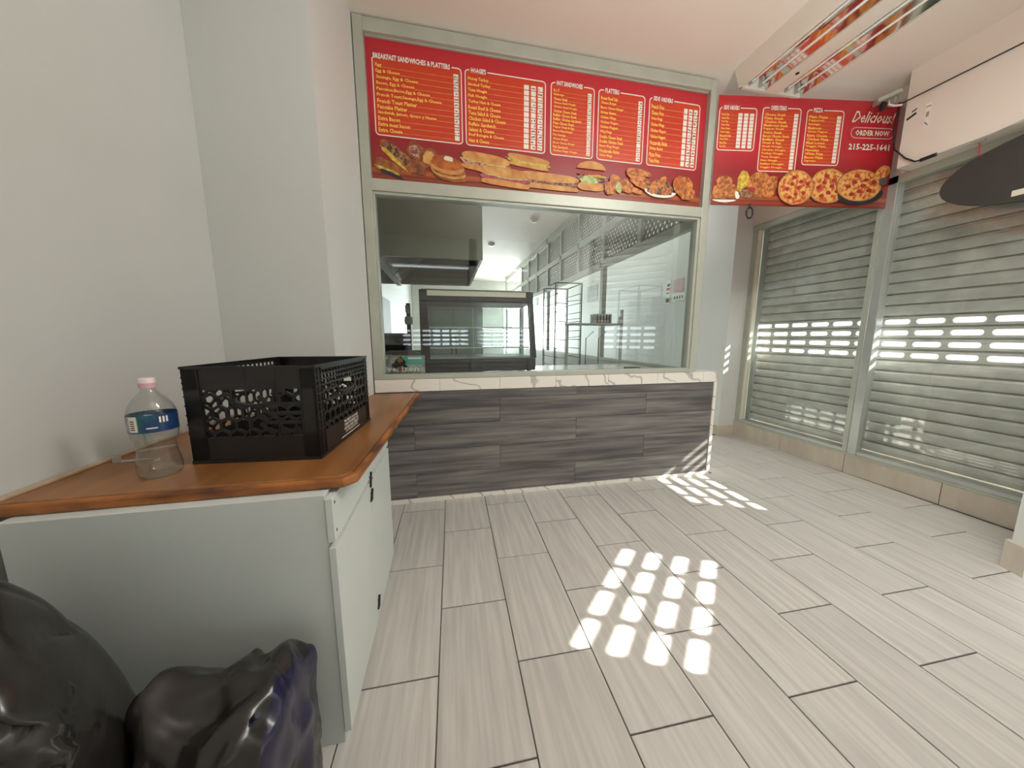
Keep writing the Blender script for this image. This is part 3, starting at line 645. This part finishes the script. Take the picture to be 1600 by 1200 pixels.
arcband(.0526, -140, -88, .141, .187).obj('label_panel', M['greycard'], lbm); arcband(.0528, -112, -90, .143, .186).obj('label_panel', M['white'], lbm)
mb = MB()
for k in range(5): b = arcband(.0531, -108, -96, .148 + k * .006, .151 + k * .006, 3); mb.add(b.v, b.f)
mb.obj('barcode', M['inkdark'], lbm)
mb = MB()
for a in (-38, -30, -22): b = arcband(.0531, a - 2.5, a + 2, .165, .182, 2); mb.add(b.v, b.f)
b = arcband(.0531, -70, -45, .150, .153, 4); mb.add(b.v, b.f); mb.obj('label_print', M['white'], lbm)
MB().lathe([(.0175, .266), (.018, .268), (.018, .288), (.0165, .290)], 24).obj('cap', M['capw'], bt, label='white ribbed cap')
MB().lathe([(.0185, .262), (.0185, .276)], 24).obj('cap_ring', M['pink'], bt, label='pink band of the cap')

# ================================================================== TRASH BAGS
def bag(name, center, R, seed, m, peaks=(), fold=.06, lvl=6, power=2.4, folds=(), crumple=0.0, taper=0.0, fan=None, flat=False):
    """closed film bag: rounded body, long drawn folds (each a plane direction with depth and frequency), fine crumple"""
    bm = bmesh.new(); bmesh.ops.create_icosphere(bm, subdivisions=lvl, radius=1)
    for v in bm.verts:
        d = v.co.normalized(); k = (abs(d.x) ** power + abs(d.y) ** power + abs(d.z) ** power) ** (-1 / power)
        p = d * k; q = p + Vector((seed, seed * .7, 0))
        w = 1 + fold * 1.5 * noise.noise(q * 1.1)
        for (fd, amt, fr) in folds:
            n_ = Vector(fd).normalized(); t = q.dot(n_) * fr + 1.4 * noise.noise(q * 1.5)
            w -= amt * (1 - abs(math.sin(t))) ** 3 * (.4 + .8 * abs(noise.noise(q * 1.7 + Vector((5, 2, 8)))))
        if crumple:
            c_ = noise.voronoi(q * 2.6)[0]; w += crumple * (c_[0] - .35) + crumple * .5 * (noise.voronoi(q * 5.2)[0][0] - .3)
        c = Vector((p.x * R[0] * w * (1 - taper * max(0, p.z)), p.y * R[1] * w, p.z * R[2] * w))
        for (pd, amt, sh) in peaks:
            u = Vector(pd).normalized(); c += u * amt * max(0, d.dot(u)) ** sh
        if fan:
            (fx_, fz_), amp, fr = fan; dx, dz = center[0] + c.x - fx_, center[2] + c.z - fz_; rr_ = math.hypot(dx, dz)
            t = math.atan2(dz, -dx) * fr + 1.2 * noise.noise(q * 1.6); c.y -= amp * min(1, rr_ / .12) * (abs(math.sin(t)) ** .7 - .5) * (1 if c.y < 0 else 0) * (.5 + .9 * abs(noise.noise(q * 1.9)))
        v.co = Vector((center[0] + c.x, center[1] + c.y, max(.002, center[2] + c.z)))
    me = bpy.data.meshes.new(name); bm.to_mesh(me); bm.free(); me.materials.append(m)
    for p in me.polygons: p.use_smooth = True
    o = bpy.data.objects.new(name, me); COL.objects.link(o)
    if flat:
        b = o.modifiers.new('subdivision', 'SUBSURF'); b.levels = b.render_levels = 2
    return o
b1 = bag('trash_bag', (-.878, .645, .40), (.222, .20, .46), 2.0, M['bag'], peaks=(((-.5, 0, 1), .05, 4), ((.95, -.15, .42), .055, 9)), fold=.04, power=2.3,
         folds=(((.25, 0, 1), .05, 5.0), ((.6, .2, .9), .03, 8.0)), taper=.40, fan=((-.64, .60), .075, 7.5))
tag(b1, 'large full black trash bag leaning against the cabinet side', 'trash bag')
b2 = bag('trash_bag', (-.497, .75, .225), (.122, .15, .235), 11.0, M['bag'], peaks=(((.62, -.1, 1.0), .075, 16), ((-.75, -.1, 1.0), .12, 14)), fold=.16, power=5, lvl=4,
         folds=(((1, .2, .5), .12, 5.0), ((.7, .2, -.8), .10, 7.0)), crumple=.26, flat=True)
b2.data.materials.append(M['bagreflect'])
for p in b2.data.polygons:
    if p.center.x + .1 * (p.center.z - .3) > -.375 and p.center.z > .2: p.material_index = 1  # upper right faces take the painted blue reflection
tag(b2, 'smaller crumpled black trash bag with a blue reflection painted on its corner, on the floor', 'trash bag')
MB().tube([(-.425, .66, .475), (-.41, .655, .497), (-.40, .65, .507)], .006, 6).obj('tie_end', M['bagreflect'], b2)

# ================================================================== CEILING LIGHT FIXTURE
fx = thing('ceiling_light', 'long white ceiling light fixture with mirrored troughs above the banner', 'ceiling light', (2.235, 1.10, 0))
FW, FL, ZB, ZT = .56, 1.255, 3.128, CZ
mb = MB().add([(-.055, 0, ZT), (0, 0, ZB), (0, FL, ZB), (-.055, FL, ZT)], [(0, 1, 2, 3)]).add([(FW + .055, 0, ZT), (FW, 0, ZB), (FW, FL, ZB), (FW + .055, FL, ZT)], [(3, 2, 1, 0)])
mb.box((-.01, FL - .018, ZB), (FW + .01, FL, ZT)).box((-.01, 0, ZB), (FW + .01, .018, ZT)).box((0, 0, ZT - .012), (FW, FL, ZT)).box((0, 0, ZB), (.012, FL, ZB + .012)).box((FW - .012, 0, ZB), (FW, FL, ZB + .012))
mb.obj('housing', M['fixture'], fx)
for x0 in (.012, .345):
    w = .203
    P = [(x0, ZB + .012), (x0 + w * .25, ZB + .085), (x0 + w * .5, ZB + .045), (x0 + w * .75, ZB + .085), (x0 + w, ZB + .012)]
    vs = [(x, y, z) for y in (.02, FL - .02) for x, z in P]; MB().add(vs, [(i, i + 1, 6 + i, 5 + i) for i in range(4)]).obj('reflector', M['mirror'], fx, label='mirrored reflector trough')
    for q in (.27, .73):
        t = MB().tube([(x0 + w * q, .05, ZB + .032), (x0 + w * q, FL - .05, ZB + .032)], .0075, 10).obj('tube', M['tube'], fx)
        for yy in (.02, FL - .05): MB().box((x0 + w * q - .009, yy, ZB + .015), (x0 + w * q + .009, yy + .03, ZB + .075)).obj('lampholder', M['alu'], t)
MB().box((.218, .018, ZB + .002), (.342, FL - .018, ZB + .06)).obj('ballast_cover', M['fixture'], fx, bevel=.003)
for y in (.2, 1.05): MB().lathe([(.012, 0), (.012, .004)], 12, (.28, y, ZB - .002)).obj('cover_screw', M['dark'], fx)

# ================================================================== BITS ON THE HEADER
cm = thing('wall_camera', 'small grey bracketed device where banner meets header', 'camera', (3.44, 2.20, 3.06))
MB().bar((-.07, .02, .03), (.05, -.05, .075), .075, .03).obj('housing', M['dark'] if False else M['frame'], cm, bevel=.006)
MB().box((.02, -.05, .0), (.058, .0, .05)).obj('mount', M['alu'], cm, bevel=.004)
MB().lathe([(.013, -.03), (.015, 0), (.012, .03)], 12, (-.02, 0, 0)).obj('lens', M['dark'], cm)
MB().tube([(-.01, -.03, .02), (-.02, -.04, -.01), (.0, -.06, -.03), (.045, -.08, -.03)], .007, 6).obj('white_clip', M['white'], cm)
c1 = MB().tube([(3.492, 2.15, 3.045), (3.49, 1.9, 3.04), (3.49, 1.6, 3.035), (3.49, 1.1, 3.03)], .004, 6)
tag(c1.obj('cable', M['dark']), 'thin dark cable tacked straight along the boxed header', 'cable')
c2 = MB().tube([(3.49, 2.142, 3.03), (3.488, 2.15, 2.86), (3.488, 2.125, 2.72), (3.485, 2.05, 2.62), (3.485, 1.99, 2.568), (3.485, 1.92, 2.558)], .0055, 8)
c2o = c2.obj('cable', M['dark']); tag(c2o, 'black cable drooping from the device to a plug under the header', 'cable')
MB().tube([(3.485, 1.96, 2.562), (3.485, 1.88, 2.562)], .013, 8).obj('plug', M['black'], c2o)
MB().tube([(3.485, 1.88, 2.562), (3.486, 1.78, 2.552), (3.49, 1.70, 2.555), (3.49, 1.65, 2.562), (3.488, 1.53, 2.575), (3.485, 1.2, 2.59)], .0035, 6).obj('lead', M['alu'], c2o)
MB().box((3.498, 2.055, 2.935), (3.4995, 2.10, 2.955)).box((3.498, 2.05, 2.96), (3.4995, 2.07, 2.972))
s1 = MB().box((3.4975, 1.955, 2.78), (3.499, 1.985, 2.955)); s1o = s1.obj('sticker', M['white']); tag(s1o, 'tall white sticker on the boxed header', 'sticker')
MB().box((3.497, 1.958, 2.925), (3.4975, 1.982, 2.935)).box((3.497, 1.962, 2.86), (3.4975, 1.978, 2.895)).bar((3.4972, 1.96, 2.80), (3.4972, 1.98, 2.83), .006, .0006, (1, 0, 0)).obj('print', M['greycard'], s1o)
s2 = MB().bar((3.498, 2.035, 2.925), (3.498, 2.085, 2.905), .014, .002, (1, 0, 0)).bar((3.498, 2.035, 2.955), (3.498, 2.06, 2.945), .008, .002, (1, 0, 0))
tag(s2.obj('tape_mark', M['dark']), 'torn dark tape scrap on the boxed header beside the banner', 'tape')
rg = [(2.455 + .030 * math.cos(a), 2.372 + .0 * a, 2.268 + .042 * math.sin(a)) for a in [2 * PI * k / 16 for k in range(16)]]
rgo = MB().tube(rg, .007, 6, True).tube([(2.455, 2.375, 2.31), (2.458, 2.378, 2.336)], .009, 6).obj('cable_loop', M['black']); tag(rgo, 'coiled black cable loop hanging under the banner', 'cable')
# oval sign
ov = thing('oval_sign', 'dark oval sign seen from behind, hung before the right window', 'sign', (3.55, 1.34, 2.31))
n = 48; tl = math.radians(0)
def ovp(k, r=1.0):
    a = 2 * PI * k / n; u, w = .52 * r * math.cos(a), .215 * r * math.sin(a); return (u * math.cos(tl) - w * math.sin(tl), u * math.sin(tl) + w * math.cos(tl))
vs = [(-.012, *ovp(k)) for k in range(n)] + [(.012, *ovp(k)) for k in range(n)]
MB().add(vs, [tuple(range(n))[::-1], tuple(range(n, 2 * n))] + [(k, (k + 1) % n, n + (k + 1) % n, n + k) for k in range(n)]).obj('panel', M['blackm'], ov, bevel=.004)
MB().tube([(0, .36, .14), (-.01, .37, .25)], .0035, 6).obj('hanging_cord', M['inkred'], ov, label='red hanging cord')
MB().tube([(0, -.3, .2), (-.01, -.3, .27)], .0035, 6).obj('hanging_cord', M['inkred'], ov)
MB().box((-.02, .345, .245), (.0, .39, .275)).obj('hook', M['alu'], ov)
MB().box((-.014, .12, -.165), (-.012, .19, -.13)).obj('label_patch', M['cream'], ov, label='small cream label')

# ================================================================== KITCHEN BEHIND THE GLASS
struct('kitchen_counter', MB().box((-.51, 2.62, .0), (2.08, 3.45, .955)), M['marble'], 'pale inner counter behind the serving glass')
hd = thing('exhaust_hood', 'large stainless exhaust hood with slanted grease filters in the kitchen', 'exhaust hood', (0, 3.4, 0))
HX0, HX1, HL, HZ = -1.11, .39, 1.75, 2.035
MB().box((HX0, 0, HZ), (HX1, .03, CZ - .002)).obj('end_panel', M['steel'], hd, bevel=.002)
MB().box((HX1 - .03, .03, HZ), (HX1, HL, CZ - .002)).obj('side_panel', M['steel'], hd)
MB().box((HX0, HL - .03, HZ), (HX1 - .03, HL, CZ - .002)).obj('end_panel', M['steel'], hd)
MB().box((HX0, .03, 2.62), (HX1 - .03, HL - .03, 2.64)).obj('roof_panel', M['dark'], hd)
MB().bar((-.64, .03, HZ + .0), (-.64, HL - .03, HZ + .0), .06, .05).obj('grease_trough', M['steel_l'], hd)
for k in range(5):
    y0 = .04 + k * .335; mb = MB()
    for j in range(9):
        yy = y0 + .02 + j * .036; mb.bar((-.61, yy, HZ + .02), (-.13, yy, 2.58), .02, .02)
    mb.bar((-.61, y0, HZ + .02), (-.13, y0, 2.58), .016, .03); mb.add([(-.62, y0, HZ + .03), (-.62, y0 + .32, HZ + .03), (-.12, y0 + .32, 2.6), (-.12, y0, 2.6)], [(0, 1, 2, 3)])
    mb.obj('filter', M['steel'], hd)
rg_ = thing('cooking_range', 'dark cooking range under the exhaust hood', 'range', (-.74, 3.75, 0))
MB().box((-.36, 0, .1), (.30, 1.0, .95)).obj('body', M['steel'], rg_, bevel=.005)
MB().box((-.34, .0, .95), (.30, .55, 1.31)).obj('griddle', M['dark'], rg_, bevel=.01)
MB().box((-.36, .62, .95), (-.0, 1.0, 1.30)).obj('broiler', M['dark'], rg_, bevel=.01)
for k in range(5): MB().lathe([(.02, 0), (.018, .03)], 10, (.26, .1 + .17 * k, .96)).obj('knob', M['black'], rg_)
for s in ((-.32, .04), (.26, .04), (-.32, .96), (.26, .96)): MB().box((s[0] - .02, s[1] - .02, 0), (s[0] + .02, s[1] + .02, .1)).obj('leg', M['steel'], rg_)
MB().bar((-.2, -.01, 1.0), (.0, -.01, 1.0), .05, .01).obj('label_plate', M['white'], rg_)
bs = MB().box((-1.118, 3.0, .95), (-1.10, 7.2, 2.0)).obj('steel_splashback', mat('splash_steel', (150, 156, 155), .62, var=.1, scale=2)); tag(bs, 'shiny steel splashback on the kitchen wall behind the range', 'splashback')
pp = thing('wall_pipe', 'upright pipe with valves beside the cooking range', 'pipe', (-.52, 5.0, 0))
MB().tube([(0, 0, 0), (0, 0, 1.75)], .03, 10).obj('pipe', M['dark'], pp); MB().tube([(0, 0, 1.62), (.0, -.12, 1.62), (.0, -.16, 1.70)], .025, 8).obj('valve', M['steel_l'], pp); MB().lathe([(.05, 1.45), (.06, 1.5), (.05, 1.56)], 12).obj('collar', M['steel_l'], pp)
fu = thing('cold_cabinet', 'tall pale metal cabinet behind the display case', 'cabinet', (-.35, 5.35, 0))
MB().box((0, 0, .05), (.95, .75, 1.98)).obj('body', M['steel_l'], fu, bevel=.01)
MB().box((.01, -.02, .1), (.465, 0, 1.9)).obj('door', M['steel_l'], fu, bevel=.004); MB().box((.485, -.02, .1), (.94, 0, 1.9)).obj('door', M['steel_l'], fu, bevel=.004)
for x in (.43, .50): MB().box((x, -.05, .9), (x + .02, -.02, 1.3)).obj('handle', M['dark'], fu)
for s in ((.05, .05), (.9, .05), (.05, .7), (.9, .7)): MB().box((s[0] - .02, s[1] - .02, 0), (s[0] + .02, s[1] + .02, .05)).obj('foot', M['dark'], fu)

# display case
dc = thing('display_case', 'black framed glass display case on the counter behind the serving window', 'display case', (-.205, 2.78, .956))
DW, DD, DH = .985, .50, .70
MB().box((0, 0, .02), (DW, DD, .13)).obj('base', M['dark'], dc, bevel=.01)
for s in ((.05, .05), (DW - .05, .05), (.05, DD - .05), (DW - .05, DD - .05)): MB().lathe([(.02, 0), (.02, .02)], 10, (s[0], s[1], 0)).obj('foot', M['black'], dc)
MB().box((0.0, .03, .60), (DW - .02, DD, DH)).obj('canopy', M['dark'], dc, bevel=.008)
MB().box((.02, .02, DH), (DW - .04, DD, DH + .006)).obj('top_lip', M['alu'], dc)
MB().box((.065, .024, DH - .05), (DW - .09, .03, DH - .008)).obj('header_strip', M['cream'], dc, label='blank pale header strip')
MB().add([(0, .0, .13), (.075, .0, .13), (.068, .03, .60), (0, .03, .60), (0, .05, .13), (.075, .05, .13), (.068, .08, .60), (0, .08, .60)], [(0, 1, 2, 3), (5, 4, 7, 6), (1, 5, 6, 2), (4, 0, 3, 7)]).obj('front_post', M['dark'], dc)
MB().add([(DW - .04, 0, .13), (DW + .005, 0, .13), (DW - .02, .03, .60), (DW - .062, .03, .60), (DW - .04, .05, .13), (DW + .005, .05, .13), (DW - .02, .08, .60), (DW - .062, .08, .60)], [(0, 1, 2, 3), (5, 4, 7, 6), (1, 5, 6, 2), (4, 0, 3, 7)]).obj('front_post', M['dark'], dc)
for x in (.0, DW - .03): MB().box((x, DD - .03, .13), (x + .03, DD, .60)).obj('rear_post', M['steel_l'], dc)
MB().box((.075, .006, .13), (DW - .05, .010, .60)).obj('glass_pane', M['glassc'], dc)
for a, b in ((.03, .5), (.47, DW - .03)):
    d = MB().box((a, DD - .012 - (.008 if a > .1 else 0), .14), (b, DD - .010 - (.008 if a > .1 else 0), .595)).obj('sliding_door', M['glassc'], dc)
    MB().box((a, DD - .02, .14), (a + .012, DD - .005, .595)).box((b - .012, DD - .02, .14), (b, DD - .005, .595)).obj('door_frame', M['alu'], d)
for z in (.22, .39): 
    sh = MB().box((.04, .06, z), (DW - .05, DD - .03, z + .005)).obj('glass_shelf', M['glassc'], dc)
    MB().box((.04, .05, z - .004), (DW - .05, .06, z + .009)).obj('shelf_edge', M['alu'], sh)
MB().box((.03, .02, .13), (DW - .03, DD - .02, .145)).obj('deck', M['steel_l'], dc)

# printed carton with lettering on the sill
vb = thing('printed_carton', 'flat grey and teal printed box with white lettering leaning inside the glass', 'box', (-.474, 2.555, 1.0))
MB().box((0, 0, 0), (.31, .045, .130)).obj('carton', M['greycard'], vb, bevel=.001)
MB().box((.155, -.0008, .062), (.308, 0, .128)).obj('teal_panel', M['teal'], vb)
MB().box((.19, -.0014, .105), (.29, -.0009, .118)).obj('printed_line', M['white'], vb); MB().box((.005, -.0014, .112), (.045, -.0009, .118)).box((.005, -.0014, .102), (.035, -.0009, .108)).obj('printed_line', M['white'], vb)
text_mb('verizon', .032, .012, .268, .052, -.002, .03).obj('lettering', M['white'], vb)
o = blob(.13, .065, .05, .05, -.0012, 0, wob=.15, seed=5).obj('figure_print', M['inkdark'], vb); blob(.13, .03, .016, .02, -.0026, 0, wob=.05, seed=6).obj('cup_print', M['skin'], o); blob(.132, .098, .022, .018, -.0018, 0, wob=.1, seed=8).obj('head_print', M['skin'], o)
tag(MB().box((-.475, 2.70, .956), (-.21, 2.95, 1.155)).obj('brown_carton', M['brownbox'], bevel=.003), 'dull brown carton behind the printed box', 'box')

# wire rack
wr = thing('wire_rack', 'tall dark wire rack behind the glass beside the display case', 'rack', (1.37, 4.0, 0))
RW, RD, RH = .35, .5, 1.94
for x in (0, RW):
    for y in (0, RD): MB().tube([(x, y, .05), (x, y, RH)], .009, 6).tube([(x + .02 * (1 if x == 0 else -1), y, .05), (x + .02 * (1 if x == 0 else -1), y, RH)], .003, 6).obj('upright', M['dark'], wr)
MB().tube([(0, 0, RH), (RW, 0, RH), (RW, RD, RH), (0, RD, RH)], .008, 6, True).obj('top_frame', M['dark'], wr)
for k in range(15):
    z = .2 + k * .115; mb = MB()
    for x in (0, RW): mb.tube([(x, 0, z), (x + (.03 if x == 0 else -.03), 0, z), (x + (.03 if x == 0 else -.03), RD, z), (x, RD, z)], .0045, 5)
    if k % 2: mb.tube([(0, 0, z), (.16, 0, z - .01), (.16, 0, z + .02), (RW, 0, z + .04)], .0035, 5)
    mb.obj('runner', M['dark'], wr)
for s in ((0, 0), (RW, 0), (0, RD), (RW, RD)): MB().lathe([(.02, 0), (.024, .02), (.02, .05)], 8, (s[0], s[1], 0)).obj('caster', M['dark'], wr)
# shelf unit
sf = thing('steel_shelf_table', 'steel work table with a raised shelf behind the glass', 'table', (1.40, 3.46, 0))
MB().box((0, 0, .86), (.66, .5, .90)).obj('table_top', M['steel_l'], sf, bevel=.004)
for s in ((.03, .03), (.62, .03), (.03, .46), (.62, .46)): MB().box((s[0] - .02, s[1] - .02, 0), (s[0] + .02, s[1] + .02, .86)).obj('leg', M['steel'], sf)
MB().box((.02, .05, 1.405), (.64, .32, 1.425)).obj('raised_shelf', M['steel_l'], sf, bevel=.003)
MB().box((.61, .05, .90), (.635, .08, 1.58)).obj('upright', M['frame'], sf); MB().box((.585, .05, 1.425), (.61, .08, 1.50)).obj('bracket', M['frame'], sf); MB().box((.03, .28, .90), (.055, .31, 1.42)).obj('upright', M['frame'], sf)
for x in (.2, .36): MB().tube([(x, .1, .90), (x, .1, 1.25), (x + .09, .1, 1.33)], .005, 6).obj('rod', M['dark'], sf)
bx = thing('striped_carton', 'small dark striped carton on the raised steel shelf', 'box', (1.70, 3.53, 1.426))
MB().box((0, 0, 0), (.2, .15, .105)).obj('carton', M['greycard'], bx, bevel=.002)
for k in range(5): MB().box((.01 + k * .038, -.001, .005), (.03 + k * .038, 0, .10)).obj('stripe', M['dark'], bx)
tag(MB().box((1.60, 2.64, .964), (1.73, 2.72, .995)).obj('small_box', M['blackm'], bevel=.006), 'small dark slate box on the inner counter by the glass', 'box')

# hall wall things
tag(MB().box((3.408, 7.05, 2.10), (3.419, 7.6, 2.46)).obj('framed_notice', M['greycard'], bevel=.003), 'grey framed notice far along the hall wall', 'notice')
n1 = MB().box((3.414, 4.56, 1.78), (3.419, 4.66, 2.13)).obj('notice', M['white']); tag(n1, 'narrow white notice with dark and red print on the hall wall', 'notice')
MB().box((3.4125, 4.57, 1.98), (3.414, 4.65, 2.02)).obj('red_print', M['inkred'], n1); MB().box((3.4125, 4.57, 2.04), (3.414, 4.64, 2.08)).box((3.4125, 4.58, 1.93), (3.414, 4.65, 1.95)).box((3.4125, 4.57, 1.80), (3.414, 4.65, 1.86)).obj('dark_print', M['inkdark'], n1)
n2 = MB().box((3.414, 4.28, 1.93), (3.419, 4.50, 2.12)).obj('notice', M['pink']); tag(n2, 'pink notice sheet on the hall wall', 'notice')
n3 = MB().box((3.414, 4.24, 1.80), (3.419, 4.50, 1.90)).obj('notice', M['white']); tag(n3, 'white notice with a row of dark figures under the pink sheet', 'notice')
mb = MB()
for k in range(4): mb.box((3.4125, 4.27 + .055 * k, 1.83), (3.414, 4.30 + .055 * k, 1.875))
mb.obj('dark_print', M['inkdark'], n3)
for (x, y), lab in (((1.53, 5.65), 'nearer round white detector on the kitchen ceiling'), ((1.02, 7.25), 'farther small grey sprinkler on the kitchen ceiling')):
    d = thing('ceiling_detector', lab, 'detector', (x, y, CZ)); MB().lathe([(.075, 0), (.07, -.03), (.045, -.05)], 18).obj('housing', M['fixture'], d); MB().lathe([(.03, -.05), (.028, -.062)], 12).obj('sensor', M['alu'], d)
# unseen lamp bodies added to go with the room and ceiling fill lights
lp = thing('ceiling_light', 'flat lamp housing added unseen above the viewer for the room fill light', 'ceiling light', (1.9, .52, 3.2))  # added lamp body, not a fixture of the room
MB().box((-.62, -.2, .01), (.62, .2, .048)).obj('housing', M['fixture'], lp, bevel=.004)
ul = thing('added_uplighter', 'added uplighter stand, unseen behind the viewer', 'lamp', (1.5, 0, .04))
MB().lathe([(.15, -.04), (.15, .0), (.02, .03)], 24).obj('base', M['alu'], ul); MB().lathe([(.014, .03), (.014, 1.72)], 12).obj('added_uplighter_pole', M['alu'], ul)  # base and pole of the added uplighter
MB().lathe([(.03, 1.70), (.14, 1.76), (.25, 1.84), (.245, 1.845), (.13, 1.77), (.03, 1.72)], 32, cap=False).obj('added_uplighter_bowl', M['fixture'], ul)
